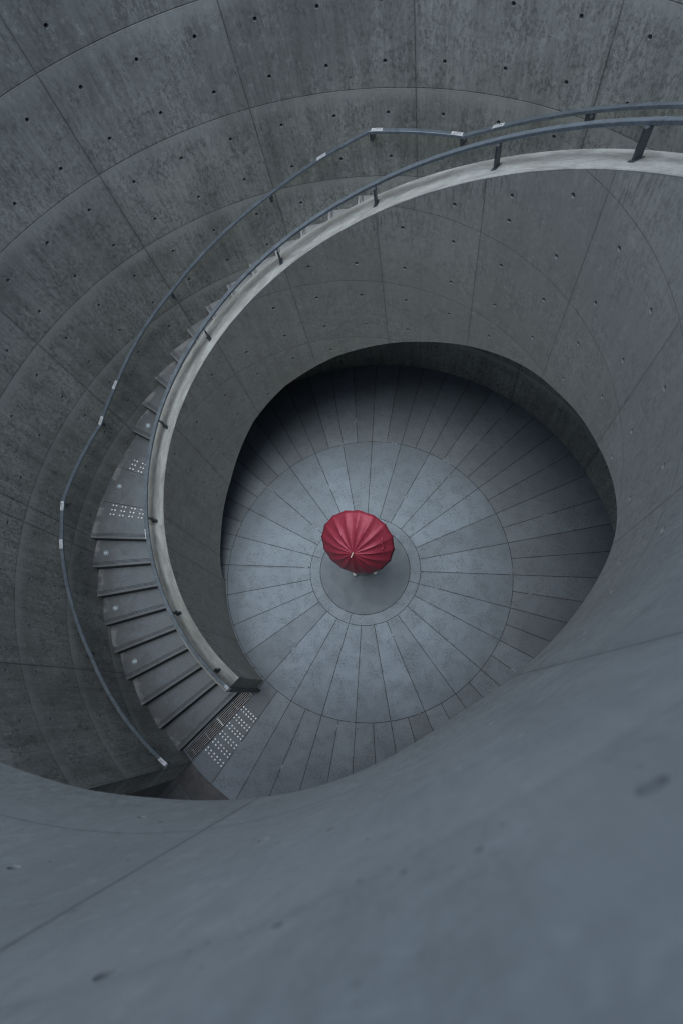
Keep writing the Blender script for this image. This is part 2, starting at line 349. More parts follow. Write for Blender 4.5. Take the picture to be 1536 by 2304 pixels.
M_LIP = plain('tie_hole_lit_mortar', (.26, .27, .255), .8); M_PLUG = plain('lit_mortar_plug', (.46, .47, .45), .8); M_HOLE = plain('tie_hole_shadow', (.03, .03, .03), .9)  # lit lips and plugs and the shaded bottom are painted in colour
def drill(o, holes, r0=.0165, r1=.0125, depth=.045, seg=14):
    """formwork tie holes: cone cutters (outward from the axis), exact boolean, baked into the mesh"""
    bm = bmesh.new()
    for (rad, ang, z, *q_) in holes:
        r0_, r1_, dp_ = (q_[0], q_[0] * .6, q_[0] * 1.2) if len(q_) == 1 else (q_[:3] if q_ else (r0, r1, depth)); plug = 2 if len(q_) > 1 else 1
        er = Vector((math.cos(ang), math.sin(ang), 0)); et = Vector((-math.sin(ang), math.cos(ang), 0)); ez = Vector((0, 0, 1))
        a = []; b = []
        for i in range(seg):
            t = 2 * math.pi * i / seg; dv = et * math.cos(t) + ez * math.sin(t)
            a.append(bm.verts.new(er * (rad - .02) + ez * z + dv * r0_)); b.append(bm.verts.new(er * (rad + dp_) + ez * z + dv * r1_))
        for i in range(seg): bm.faces.new((a[i], a[(i + 1) % seg], b[(i + 1) % seg], b[i]))
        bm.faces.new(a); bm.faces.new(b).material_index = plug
    bmesh.ops.recalc_face_normals(bm, faces=bm.faces[:])
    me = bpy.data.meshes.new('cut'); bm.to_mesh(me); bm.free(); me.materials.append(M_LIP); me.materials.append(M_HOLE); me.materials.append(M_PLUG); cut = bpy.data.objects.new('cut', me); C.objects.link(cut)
    md = o.modifiers.new('b', 'BOOLEAN'); md.operation = 'DIFFERENCE'; md.solver = 'EXACT'; md.object = cut; md.material_mode = 'TRANSFER'
    bpy.context.view_layer.update()
    new = bpy.data.meshes.new_from_object(o.evaluated_get(bpy.context.evaluated_depsgraph_get()))
    o.modifiers.clear(); old = o.data; o.data = new
    bpy.data.objects.remove(cut); 
    new.polygons.foreach_set('use_smooth', [True] * len(new.polygons)); new.set_sharp_from_angle(angle=R(35))

# ------------------------------------------------------------------ ground and floor
bm = bmesh.new()
SG = 180
c0 = bm.verts.new((0, 0, 0)); rr = [.7, 1.4, 2.2, 3.0, 4.03]; rings = [[bm.verts.new((r_ * math.cos(2 * math.pi * i / SG), r_ * math.sin(2 * math.pi * i / SG), 0)) for i in range(SG)] for r_ in rr]
for i in range(SG): bm.faces.new((c0, rings[0][i], rings[0][(i + 1) % SG]))
for a, b in zip(rings, rings[1:]):
    for i in range(SG): bm.faces.new((a[i], b[i], b[(i + 1) % SG], a[(i + 1) % SG]))
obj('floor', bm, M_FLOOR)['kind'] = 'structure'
def ground_mat():
    s = NT('dark_stone_tiles'); P, x, y, z = s.pos()
    a = R(-129.7); ca, sa = math.cos(a), math.sin(a)
    u = s.math('ADD', s.math('MULTIPLY', x, ca), s.math('MULTIPLY', y, sa)); v = s.math('SUBTRACT', s.math('MULTIPLY', y, ca), s.math('MULTIPLY', x, sa))
    d1, i1, _ = s.line(u, 4.03, .45, .45); d2, i2, _ = s.line(v, .06, .45, .45)
    n = s.noise(P, 6, 6, .7)
    col = s.mix(s.ramp(n, .3, .7), (.085, .083, .082), (.125, .122, .118)); col = s.scale_col(col, s.math('MULTIPLY_ADD', s.white(s.comb(i1, i2, 0)), .3, .85))
    j = s.ramp(s.math('MINIMUM', d1, d2), .002, .006, 1, 0); col = s.mix(j, col, (.02, .02, .02))
    s.l.new(col, s.b.inputs['Base Color']); s.b.inputs['Roughness'].default_value = .6; s.bump(n, .3, .004); return s.m
bm = bmesh.new(); G = 300
vs = [bm.verts.new((x, y, -.006)) for x, y in ((-G, -G), (G, -G), (G, G), (-G, G))]; bm.faces.new(vs)
obj('ground', bm, ground_mat())['kind'] = 'structure'

# ------------------------------------------------------------------ outer wall with passage opening
TOP = 8.3; RO = R2 + .31; OZ = 2.75
OPEN = (0.35, 336)                                   # opening spans stair angles 336..360-ish below OZ (world -129.75 .. -106)
N = 360; P0 = -.35                                   # column i covers stair angle P0+i
bm = bmesh.new(); zs = [-.04, OZ, TOP]
def col_open(i): return (i % N) >= 336               # P0+336=335.65 .. 359.65
vin = {}
def V(kind, i, k):
    key = (kind, i % N, k)
    if key not in vin: vin[key] = bm.verts.new(pt(R2 if kind == 0 else RO, P0 + i % N, zs[k]))
    return vin[key]
for i in range(N):
    for k in (0, 1):
        if k == 0 and col_open(i): continue
        bm.faces.new((V(0, i, k), V(0, i + 1, k), V(0, i + 1, k + 1), V(0, i, k + 1)))
        bm.faces.new((V(1, i, k), V(1, i, k + 1), V(1, i + 1, k + 1), V(1, i + 1, k)))
        if k == 0:
            bm.faces.new((V(0, i, 0), V(1, i, 0), V(1, i + 1, 0), V(0, i + 1, 0)))
            if col_open(i - 1): bm.faces.new((V(0, i, 0), V(0, i, 1), V(1, i, 1), V(1, i, 0)))
            if col_open(i + 1): bm.faces.new((V(0, i + 1, 0), V(1, i + 1, 0), V(1, i + 1, 1), V(0, i + 1, 1)))
        else:
            bm.faces.new((V(0, i, 2), V(0, i + 1, 2), V(1, i + 1, 2), V(1, i, 2)))
            if col_open(i): bm.faces.new((V(0, i, 1), V(1, i, 1), V(1, i + 1, 1), V(0, i + 1, 1)))
outer = obj('round_wall', bm, M_OUT)
holes = []
for k in range(0, 33):
    a = 89.8 + 8.49 * (k - 16)                       # -46 .. 225.7 (=-134.3)
    if a > 222 or a < -2: continue
    p = (-130.1 - a) % 360
    for n in range(14):
        z = -.035 + .9 * (n // 2) + (.225 if n % 2 == 0 else .675)
        tread = max(0, (p - 8) * .0245 + .05)
        if a < 105 and z < hedge(p) - .1 and z > 1.2: continue      # hidden well under the flight
        if abs(z - .1) < .3 and p < 15: continue
        if z < tread and not (a < 110 and z < 1.2): continue
        holes.append((R2, R(a), z))
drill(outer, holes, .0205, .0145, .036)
tag(outer, 'tall round weathered concrete wall enclosing the spiral stair, with formwork joints and tie holes', 'wall')

# passage beyond the opening (ends of the real room behind the wall)
bm = bmesh.new()
e0 = Vector((math.cos(R(-129.75)), math.sin(R(-129.75)), 0)); t0 = Vector((-e0.y, e0.x, 0))
def quadbox(bm, base, du, dv, z0_, z1_):
    p = [base, base + du, base + du + dv, base + dv]
    lo = [bm.verts.new(q + Vector((0, 0, z0_))) for q in p]; hi = [bm.verts.new(q + Vector((0, 0, z1_))) for q in p]
    bm.faces.new(lo[::-1]); bm.faces.new(hi)
    for i in range(4): bm.faces.new((lo[i], lo[(i + 1) % 4], hi[(i + 1) % 4], hi[i]))
q0 = e0 * (RO - .004) - t0 * .02
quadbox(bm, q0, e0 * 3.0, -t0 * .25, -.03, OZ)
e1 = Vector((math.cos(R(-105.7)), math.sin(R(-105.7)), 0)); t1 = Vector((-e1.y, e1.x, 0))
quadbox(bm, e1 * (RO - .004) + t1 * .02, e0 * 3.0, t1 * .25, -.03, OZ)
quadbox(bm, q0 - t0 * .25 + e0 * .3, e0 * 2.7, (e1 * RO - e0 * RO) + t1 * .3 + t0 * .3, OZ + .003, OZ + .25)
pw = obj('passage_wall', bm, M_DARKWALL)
pholes = []
tag(pw, 'dark concrete side wall of the passage beyond the gap in the round wall', 'wall')

# ------------------------------------------------------------------ parapet wall (inner drum)
PEND = 348
def ribbon(bm, zb, zt_, ri, ro, p0, p1, nz, step=1.0):
    n = int(round((p1 - p0) / step)); cols = []
    for i in range(n + 1):
        p = p0 + (p1 - p0) * i / n; a, b = zb(p), zt_(p)
        inn = [bm.verts.new(pt(ri(p), p, a + (b - a) * k / nz)) for k in range(nz + 1)]
        out = [bm.verts.new(pt(ro(p), p, a + (b - a) * k / nz)) for k in range(nz + 1)]
        cols.append((inn, out))
    for (a, b), (c, d_) in zip(cols, cols[1:]):
        for k in range(nz):
            bm.faces.new((a[k], c[k], c[k + 1], a[k + 1])); bm.faces.new((b[k], b[k + 1], d_[k + 1], d_[k]))
        bm.faces.new((a[0], b[0], d_[0], c[0])); bm.faces.new((a[nz], c[nz], d_[nz], b[nz]))
    for a, b in (cols[0], cols[-1]): bm.faces.new(a + b[::-1])
parapet = empty('parapet_wall', pt(2.34, 0, 0))
tag(parapet, 'smooth curved concrete parapet wall spiralling up the inner side of the stair', 'wall')
bm = bmesh.new(); ribbon(bm, hedge, lambda p: rim(p) - .014, rin, lambda p: RP, 0, PEND, 1)
body = obj('body', bm, M_IN)
ih = []
for k in range(-9, 11):
    a = 39.5 + (6.27 if k % 2 else -6.27) + 25.1 * (k // 2)
    p = (-130.1 - a) % 360
    for n in range(20):
        z = -.015 + .9 * (n // 2) + (.225 if n % 2 == 0 else .69)
        if z > hedge(p) + .07 and z < rim(p) - .12 and p < 256: ih.append((rin(p), R(a), z))
for a_, zz in [(46.05, 4.913), (33.5, 5.19), (8.4, 5.165), (58.6, 4.633), (-4.3, 5.13), (-4.3, 4.642)]:
    ih = [h for h in ih if not (abs(math.degrees(h[1]) - a_) < 3 and abs(h[2] - zz) < .12)]; ih.append((R1, R(a_), zz))
for (pp, zz) in [(289.7, 7.349), (289.65, 6.79), (289.63, 6.34), (259.92, 4.99), (259.44, 5.504), (304.13, 7.163), (318.47, 6.607), (318.14, 6.087), (266.62, 5.287), (275.1, 6.145), (275.23, 5.641), (303.92, 6.612)]:
    ih.append((rin(pp), th(pp), zz) if pp < 275 else (rin(pp), th(pp), zz, .0155, .0125, .014, 2))
pores = [(rin(a), th(a), b, q) for a, b, q in [(292.52, 7.237, .005), (300.28, 7.169, .004), (299.77, 7.181, .004), (301.04, 7.171, .006), (301.55, 7.176, .004), (300.45, 7.24, .004), (301.88, 7.27, .003), (299.24, 7.007, .003), (295.76, 7.434, .003), (294.71, 7.412, .003), (295.26, 7.14, .003), (294.26, 7.158, .003), (291.64, 7.189, .003)]]
ih += pores
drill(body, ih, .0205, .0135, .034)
childat(body, parapet)
# added unseen slab above and behind the camera, put there to shade the upper parapet
bm = bmesh.new(); rf = []
for i in range(0, 25):
    p = 236 + i * 2.9; rf.append([bm.verts.new(pt(r_, p, z_)) for r_, z_ in ((2.0, 8.02), (5.5, 8.02), (5.5, 8.2), (2.0, 8.2))])
for a, b in zip(rf, rf[1:]):
    for i in range(4): bm.faces.new((a[i], a[(i + 1) % 4], b[(i + 1) % 4], b[i]))
bm.faces.new(rf[0]); bm.faces.new(rf[-1])
obj('added_shade_slab', bm, M_SOFFIT)['kind'] = 'structure'
# coping with softened arrises
bm = bmesh.new()
path = []
for i in range(0, PEND + 1):
    p = i; path.append((pt(0, p, rim(p)), Vector((math.cos(th(p)), math.sin(th(p)), 0)), Vector((0, 0, 1)), rin(p)))
rings = []
for o_, s_, u_, ri_ in path:
    rings.append([bm.verts.new(o_ + s_ * a + u_ * b) for a, b in ((ri_, -.0139), (RP, -.0139), (RP, -.006), (RP - .006, 0), (ri_ + .006, 0), (ri_, -.006))])
for a, b in zip(rings, rings[1:]):
    for i in range(6): bm.faces.new((a[i], a[(i + 1) % 6], b[(i + 1) % 6], b[i]))
bm.faces.new(rings[0]); bm.faces.new(rings[-1])
childat(tag(obj('coping', bm, M_COPE, None, 40), 'pale worn top of the parapet'), parapet)

# ------------------------------------------------------------------ staircase
stair = empty('spiral_staircase', pt(3.08, 3, 0))
tag(stair, 'grey concrete spiral staircase climbing clockwise between the parapet and the outer wall', 'staircase')
zt = [.135 + .1615 * k for k in range(9)] + [1.427 + .1583 * k for k in range(1, 13)]
zt += [zt[-1] + .1583 * k for k in range(1, 13)]; zt += [zt[-1] + .1583 * k for k in range(1, 9)]
ps = [2.87 + 5.98 * k for k in range(9)]                        # step 9 = landing
ps += [76.35 + 5.98 * k for k in range(12)]                     # last = landing
ps += [167.8 + 5.98 * k for k in range(12)]
ps += [259.4 + 5.98 * k for k in range(8)]
IN_, OUT_ = RP - .03, R2 + .03
def step_mesh(p0, p1, z, grooves=True):
    """one step: radial nose at p0 with anti-slip grooves and a raked riser, back edge under the next nose"""
    bm = bmesh.new(); zlow = min(hedge(p0) if p0 > 43 else -.03, z - .25)
    td = lambda p: Vector((math.sin(th(p)), -math.cos(th(p)), 0))         # direction of climbing (stair angle grows clockwise)
    W = [.0, .018, .022, .030, .034, .052, .056]
    front = [(.0, -.005), (.004, 0.)]
    for d_ in (.030, .046, .062): front += [(d_, 0), (d_ + .0006, -.005), (d_ + .0064, -.005), (d_ + .007, 0)]
    prof = [(.014, -.30), (.008, -.17), (.004, -.040), (.0, -.036)] + front
    def ring(r_):
        o_ = pt(r_, p0, z); t_ = td(p0)
        return [bm.verts.new(o_ + t_ * a + Vector((0, 0, b))) for a, b in prof]
    A, B = ring(IN_), ring(OUT_)
    for i in range(len(prof) - 1):
        f = bm.faces.new((A[i], A[i + 1], B[i + 1], B[i])); f.material_index = 1 if i < 3 else (3 if i < 5 else (1 if (i - 5) % 4 in (1, 2, 3) else 0))
    # the rest of the tread and the underside, sliced by angle
    n = max(2, int((p1 - p0 + 1.2) / 2)); pe = p1 + 1.0
    ta, tb = A[-1], B[-1]
    oA = pt(IN_, p0, 0); s_in = .0572 / IN_
    la, lb = bm.verts.new(pt(IN_, p0 + .9, min(z - .30, hedge(p0)))), bm.verts.new(pt(OUT_, p0 + .7, min(z - .30, hedge(p0))))
    bm.faces.new((A[0], B[0], lb, la))
    for k in range(1, n + 1):
        q0 = p0 + 1.8 + (pe - p0 - 1.8) * k / n
        na, nb = bm.verts.new(pt(IN_, q0, z)), bm.verts.new(pt(OUT_, q0, z))
        h_ = min(z - .30, hedge(q0)); ma, mb = bm.verts.new(pt(IN_, q0, h_)), bm.verts.new(pt(OUT_, q0, h_))
        bm.faces.new((ta, na, nb, tb)); f = bm.faces.new((la, lb, mb, ma)); f.material_index = 2
        ta, tb, la, lb = na, nb, ma, mb
    bm.faces.new((ta, la, lb, tb))
    return bm
for i, (p, z) in enumerate(zip(ps, zt)):
    nxt = ps[i + 1] if i + 1 < len(ps) else 348
    landing = nxt - p > 8
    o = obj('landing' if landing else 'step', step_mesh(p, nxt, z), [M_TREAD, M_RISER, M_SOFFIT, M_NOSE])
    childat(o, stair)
# expansion joints across the first landing
bm = bmesh.new()
for a in (170.65, 162.09):
    e = Vector((math.cos(R(a)), math.sin(R(a)), 0)); t_ = Vector((-e.y, e.x, 0))
    box(bm, e * (RP + R2) / 2 + Vector((0, 0, zt[8] + .0005)), e * (R2 - RP) / 2, t_ * .0028, Vector((0, 0, .0012)))
childat(obj('landing_joint', bm, M_DRAIN), stair)

# ------------------------------------------------------------------ tactile studs
def stud_mesh():
    bm = bmesh.new(); revolve(bm, [(.0135, 0), (.0132, .003), (.0105, .0055), (.006, .0066), (0, .007)], 16)
    bm.faces.new([v for v in bm.verts if abs(v.co.z) < 1e-6][::-1])
    me = bpy.data.meshes.new('stud'); bmesh.ops.recalc_face_normals(bm, faces=bm.faces[:]); bm.to_mesh(me); bm.free(); me.materials.append(M_STUD)
    me.polygons.foreach_set('use_smooth', [True] * len(me.polygons)); return me
SM = stud_mesh()
def studs(loc, spots, label):
    root = empty('tactile_studs', loc); tag(root, label, 'tactile studs', 'warning studs set into the paving and landing')
    for (r_, a, z) in spots:
        o = bpy.data.objects.new('stud', SM); C.objects.link(o); o.parent = root
        o.location = Vector((r_ * math.cos(R(a)), r_ * math.sin(R(a)), z)) - Vector(loc)
def pol(r_, a, z): return (r_ * math.cos(R(a)), r_ * math.sin(R(a)), z)
studs(pol(3.07, -126.4, 0), [(r0 + dr, -129.05 + 1.062 * i, 0.0) for r0 in (2.679, 2.829, 2.976, 3.123, 3.270, 3.415) for dr in (0, .05) for i in range(6)],
      'large field of bright metal studs on the floor in front of the drain grate')
studs(pol(3.1, 172.3, 1.427), [(3.501 - .148 * j - dr, 171.19 + 1.105 * i, 1.427) for j in range(7) for dr in (0, .05) for i in range(3)],
      'metal studs on the lower half of the landing, four visible clusters by the landing edge')
studs(pol(3.1, 160.4, 1.427), [(3.498 - .148 * j - dr, 159.28 + 1.108 * i, 1.427) for j in range(7) for dr in (0, .05) for i in range(3)],
      'metal studs on the upper half of the landing, partly hidden by the handrail')

# ------------------------------------------------------------------ recessed step lights
def light_meshes():
    bm = bmesh.new(); revolve(bm, [(.022, 0), (.022, .0035), (.025, .005), (.040, .005), (.043, .003), (.043, 0)], 32)
    for i in range(8):
        t = 2 * math.pi * i / 8; 
        M_ = Matrix.Translation(Vector((.033 * math.cos(t), .033 * math.sin(t), .0051))); revolve(bm, [(.0042, 0), (.0042, .0008), (0, .0009)], 8, M_, 1)
    a = bpy.data.meshes.new('bezel'); bmesh.ops.recalc_face_normals(bm, faces=bm.faces[:]); bm.to_mesh(a); bm.free(); a.materials.append(M_RING); a.materials.append(M_POST)
    bm = bmesh.new(); revolve(bm, [(.0218, .0), (.0218, .002), (.016, .0045), (0, .006)], 28)
    b = bpy.data.meshes.new('lens'); bmesh.ops.recalc_face_normals(bm, faces=bm.faces[:]); bm.to_mesh(b); bm.free(); b.materials.append(M_GLASS)
    for m in (a, b): m.polygons.foreach_set('use_smooth', [True] * len(m.polygons)); m.set_sharp_from_angle(angle=R(40))
    return a, b
LA, LB = light_meshes()
lights = [(3.531, -154.04, 3, 'fourth tread from the floor'), (3.531, -166.15, 5, 'sixth tread from the floor'), (3.534, -178.0, 7, 'tread just below the landing'),
          (3.53, 166.4, 8, 'landing, between the two sets of studs'), (3.517, 150.7, 9, 'first tread above the landing'), (3.506, 138.55, 11, 'third tread above the landing'),
          (3.51, 126.55, 13, 'fifth tread up from the landing'), (3.53, 114.55, 15, 'seventh tread up from the landing')]
for r_, a, k, where in lights:
    root = empty('step_light', pol(r_, a, zt[k]), R(a)); tag(root, 'round recessed light with a pale lens in the ' + where, 'light', 'round lights set into the treads')
    for nm, me in (('bezel', LA), ('lens', LB)): o = bpy.data.objects.new(nm, me); C.objects.link(o); o.parent = root

# ------------------------------------------------------------------ drain grate at the foot of the stair
ga = -131.25; ge = Vector((math.cos(R(ga)), math.sin(R(ga)), 0)); gt = Vector((-ge.y, ge.x, 0)); gz = Vector((0, 0, 1))
g0, g1, gw = 2.36, 3.69, .078
grate = empty('drain_grate', ge * 3.02); tag(grate, 'long narrow steel drain grate at the foot of the first step', 'drain grate')
off = gt * .008
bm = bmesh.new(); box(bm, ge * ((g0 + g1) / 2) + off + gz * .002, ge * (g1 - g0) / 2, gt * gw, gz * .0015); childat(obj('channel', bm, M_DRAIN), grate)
bm = bmesh.new()
for i in range(6):
    box(bm, ge * ((g0 + g1) / 2) + off + gt * (-.0625 + .025 * i) + gz * .012, ge * (g1 - g0) / 2, gt * .0026, gz * .006)
childat(obj('bars', bm, M_GRATE), grate)
for k in range(5):
    x_ = g0 + .12 + k * .28
    if abs(x_ - 3.06) < .06: continue
    bm = bmesh.new(); box(bm, ge * x_ + off + gz * .011, ge * .0016, gt * .072, gz * .0045)
    childat(obj('cross_bar', bm, M_GRATE), grate)
bm = bmesh.new(); box(bm, ge * 3.06 + off + gz * .0125, ge * .010, gt * .074, gz * .0092); childat(obj('joining_bar', bm, M_GRATE), grate)
bm = bmesh.new()
for sgn in (-1, 1): box(bm, ge * ((g0 + g1) / 2) + off + gt * (sgn * gw) + gz * .0105, ge * (g1 - g0) / 2, gt * .003, gz * .010)
childat(obj('frame', bm, M_POST), grate)

# ------------------------------------------------------------------ handrails
def rail_path(knots, r_, p0, p1, step=1.):
    ks = sorted(set([p0 + (p1 - p0) * i / int((p1 - p0) / step) for i in range(int((p1 - p0) / step) + 1)] + [k[0] for k in knots if p0 < k[0] < p1]))
    return [(p, interp(p, knots)) for p in ks]
def plate(root, r_, p, zf, label=None, ln=.115, wd=.046):
    z = zf(p); q = pt(r_, p, z); dp = 1.; t_ = (pt(r_, p + dp, zf(p + dp)) - pt(r_, p - dp, zf(p - dp))).normalized()
    s_ = Vector((math.cos(th(p)), math.sin(th(p)), 0)); n_ = s_.cross(t_); n_ = n_ if n_.z > 0 else -n_
    bm = bmesh.new(); box(bm, q + n_ * .0165, t_ * ln / 2, s_ * wd / 2, n_ * .0015)
    o = childat(tag(obj('braille_plate', bm, M_PLATE), 'pale metal braille plate'), root)
    bm = bmesh.new()
    for k in range(8):                                  # raised dot pairs and a small arrow mark
        for row in range(3):
            if (k * 3 + row * 5 + int(p)) % 4 == 0: continue
            c_ = q + n_ * .0182 + t_ * (-.042 + k * .007) + s_ * (-.013 + row * .006)
            box(bm, c_, t_ * .0013, s_ * .0013, n_ * .0006)
    box(bm, q + n_ * .0182 + t_ * .005 + s_ * .009, t_ * .012, s_ * .0018, n_ * .0006)
    box(bm, q + n_ * .0182 + t_ * .030 + s_ * .003, t_ * .003, s_ * .008, n_ * .0006)
    m_ = obj('braille_marks', bm, M_INK); bpy.context.view_layer.update(); m_.parent = o; m_.matrix_parent_inverse = o.matrix_world.inverted()
# outer handrail, fixed to the wall
RR = R2 - .095
OK_ = [(-.9, .955), (4.7, 1.09), (12.7, 1.275), (24.7, 1.53), (33.9, 1.784), (42.3, 2.008), (45.7, 2.088), (54.6, 2.262), (72.2, 2.248), (81.3, 2.46), (92.6, 2.76), (102.3, 2.985),
       (113.6, 3.283), (126, 3.607), (136.9, 3.905), (145.6, 4.141), (160.9, 4.141), (165.5, 4.262), (178.7, 4.630), (189.8, 4.93), (232, 6.05), (237, 6.06), (253, 6.06), (300, 7.4)]
orz = lambda p: interp(p, OK_) - .017
orail = empty('handrail', pt(RR, 0, 0)); tag(orail, 'blue-grey steel handrail fixed along the outer round wall', 'handrail', 'handrails of the spiral stair')
bm = bmesh.new(); pth = []
for p, _ in rail_path(OK_, RR, -.9, 238, 1.): pth.append((pt(RR, p, orz(p)), Vector((math.cos(th(p)), math.sin(th(p)), 0)), Vector((0, 0, 1))))
sweep(bm, pth, rrect(.046, .034, .004)); childat(obj('rail', bm, M_RAIL, None, 35), orail)
for p in (-.4, 3.6, 25.3, 54.2, 72.9, 101.6, 126.6, 145.9, 160.6, 178.6, 203, 228):
    bm = bmesh.new(); s_ = Vector((math.cos(th(p)), math.sin(th(p)), 0)); t_ = Vector((-s_.y, s_.x, 0)); z = orz(p) - .017
    box(bm, pt(RR, p, z - .035), s_ * .006, t_ * .016, Vector((0, 0, .035)))
    box(bm, pt((RR + R2) / 2, p, z - .075), s_ * ((R2 - RR) / 2 + .006), t_ * .016, Vector((0, 0, .006)))
    box(bm, pt(R2 - .003, p, z - .075), s_ * .003, t_ * .022, Vector((0, 0, .028)))
    childat(obj('bracket', bm, M_POST), orail)
for p in (.4, 46.3, 53.6, 73.2, 80.8, 137.2, 146.9, 159.8, 166.2): plate(orail, RR, p, orz)
# inner handrail on posts along the parapet top
RI = 2.362
DZ = [(0, .215), (6, .21), (25, .195), (51, .185), (94, .175), (140, .185), (207, .215), (300, .215)]
irz = lambda p: rim(p) + interp(p, DZ) - .016
irail = empty('handrail', pt(RI, 0, 0)); tag(irail, 'blue-grey steel handrail on short posts along the parapet top', 'handrail', 'handrails of the spiral stair')
bm = bmesh.new(); pth = [(pt(RI, p / 2, irz(p / 2)), Vector((math.cos(th(p / 2)), math.sin(th(p / 2)), 0)), Vector((0, 0, 1))) for p in range(-3, 500)]
sweep(bm, pth, rrect(.047, .030, .004)); childat(obj('rail', bm, M_RAIL, None, 35), irail)
bm = bmesh.new(); p = -1.45; s_ = Vector((math.cos(th(p)), math.sin(th(p)), 0)); t_ = Vector((-s_.y, s_.x, 0)); zc = irz(p) - .016
box(bm, pt(RI, p, zc / 2 + .02), s_ * .021, t_ * .015, Vector((0, 0, zc / 2 - .021))); childat(tag(obj('end_post', bm, M_POST), 'rail turned straight down in front of the parapet end'), irail)
for p in (5.6, 24.9, 51.0, 76.2, 101.6, 127.1, 152.2, 177.8, 203.0, 228.3):
    bm = bmesh.new(); s_ = Vector((math.cos(th(p)), math.sin(th(p)), 0)); t_ = Vector((-s_.y, s_.x, 0)); z0_, z1_ = rim(p) - .01, irz(p) - .015
    sl = (s_ * .8 + t_ * .6).normalized(); sw = Vector((-sl.y, sl.x, 0))
    box(bm, pt(2.335, p, (z0_ + z1_) / 2), s_ * .026, t_ * .008, Vector((0, 0, (z1_ - z0_) / 2)))
    slope_ = (pt(2.335, p + 1, rim(p + 1)) - pt(2.335, p - 1, rim(p - 1))).normalized()
    box(bm, pt(2.335, p, rim(p) + .003), s_ * .036, slope_ * .022, s_.cross(slope_) * .004)
    childat(obj('post', bm, M_POST), irail)
plate(irail, RI + .020, 46.5, irz, wd=.010)
for p in (152.9, 203.8, 101.2):                        # weld sleeves
    bm = bmesh.new(); pth = [(pt(RI, p + q * .4, irz(p + q * .4)), Vector((math.cos(th(p + q * .4)), math.sin(th(p + q * .4)), 0)), Vector((0, 0, 1))) for q in range(3)]
    sweep(bm, pth, rrect(.053, .033, .004)); childat(obj('sleeve', bm, M_RAIL), irail)

# ------------------------------------------------------------------ umbrella
UC = Vector((.0916, -.0444, 1.62)); n = Vector((-.1792, -1.0867, 1)).normalized()
u = Vector((0, 1, 0)).cross(n).normalized(); v = n.cross(u); UR, PH, DEP, FER = .4698, 1.7215, .2369, .0948
def canopy_mat():
    s = NT('red_canopy_cloth'); P, x, y, z = s.pos()
    a = s.noise(P, 30, 4, .6); b = s.noise(P, 420, 2, .6)
    s.l.new(s.mix(s.ramp(a, .3, .7), (.215, .028, .046), (.28, .038, .062)), s.b.inputs['Base Color'])
    s.b.inputs['Roughness'].default_value = .46; s.b.inputs['Specular IOR Level'].default_value = .6; s.b.inputs['Specular Tint'].default_value = (1, .42, .52, 1)
    s.bump(b, .12, .0006); return s.m
M_CAN = canopy_mat()
umb = empty('umbrella', UC - n * .6); tag(umb, 'large open red umbrella of sixteen panels held over a person on the central disc', 'umbrella')
bm = bmesh.new(); ns = 16; sub = 8; rows = 14; grid = []
for j in range(rows + 1):
    s_ = j / rows; ring = []
    for i in range(ns * sub):
        f = (i % sub) / sub; t = PH - (i / sub) * 2 * math.pi / ns
        sag = 4 * f * (1 - f)
        # straight chord between ribs, pulled in at the hem, panel sagging between ribs
        seg = math.cos(math.pi / ns) / math.cos(((f - .5)) * 2 * math.pi / ns)
        rad = UR * s_ * (seg * (1 - .010 * sag * s_ ** 4))
        hgt = DEP * (1 - s_ ** 1.9) - .026 * sag * math.sin(math.pi * s_) ** .8 * (.5 + .5 * s_) + .003 * math.sin(i * 1.7 + j * .9) * sag * s_
        ring.append(UC + u * rad * math.cos(t) + v * rad * math.sin(t) + n * hgt)
    grid.append(ring)
top = bm.verts.new(UC + n * DEP); G_ = [[bm.verts.new(q) for q in ring] for ring in grid[1:]]
m_ = ns * sub
for i in range(m_): bm.faces.new((top, G_[0][i], G_[0][(i + 1) % m_]))
for a, b in zip(G_, G_[1:]):
    for i in range(m_): bm.faces.new((a[i], b[i], b[(i + 1) % m_], a[(i + 1) % m_]))
me_tmp = obj('canopy', bm, M_CAN, None, 60)
# crease along the ribs
for e in me_tmp.data.edges:
    pass
childat(me_tmp, umb)
sol = me_tmp.modifiers.new('s', 'SOLIDIFY'); sol.thickness = .0012; sol.offset = -1
def tube(bm, pts, rad, seg=8, mi=0):
    pts = [Vector(p) for p in pts]; rings = []
    for k, p in enumerate(pts):
        t_ = (pts[min(k + 1, len(pts) - 1)] - pts[max(k - 1, 0)]).normalized(); a = t_.orthogonal().normalized() if k == 0 else (rings[-1][1] - t_ * rings[-1][1].dot(t_)).normalized(); b = t_.cross(a)
        r_ = rad[k] if isinstance(rad, (list, tuple)) else rad
        rings.append(([bm.verts.new(p + (a * math.cos(2 * math.pi * i / seg) + b * math.sin(2 * math.pi * i / seg)) * r_) for i in range(seg)], a))
    for (A, _), (B, _) in zip(rings, rings[1:]):
        for i in range(seg): f = bm.faces.new((A[i], A[(i + 1) % seg], B[(i + 1) % seg], B[i])); f.material_index = mi
    bm.faces.new(rings[0][0][::-1]); bm.faces.new(rings[-1][0])
for i in range(ns):
    t = PH - i * 2 * math.pi / ns; bm = bmesh.new()
    tube(bm, [UC + (u * math.cos(t) + v * math.sin(t)) * UR * s_ + n * (DEP * (1 - s_ ** 1.9) - .006) for s_ in (0.03, .25, .5, .75, .92, 1.01)], .0018, 6)
    childat(obj('rib', bm, M_SHAFT), umb)
bm = bmesh.new(); A0 = UC + n * DEP; tube(bm, [A0 - n * .004, A0 + n * .012, A0 + n * FER * .9, A0 + n * FER], [.0075, .0075, .0065, .005], 12); childat(obj('ferrule', bm, M_FERR, None, 40), umb)
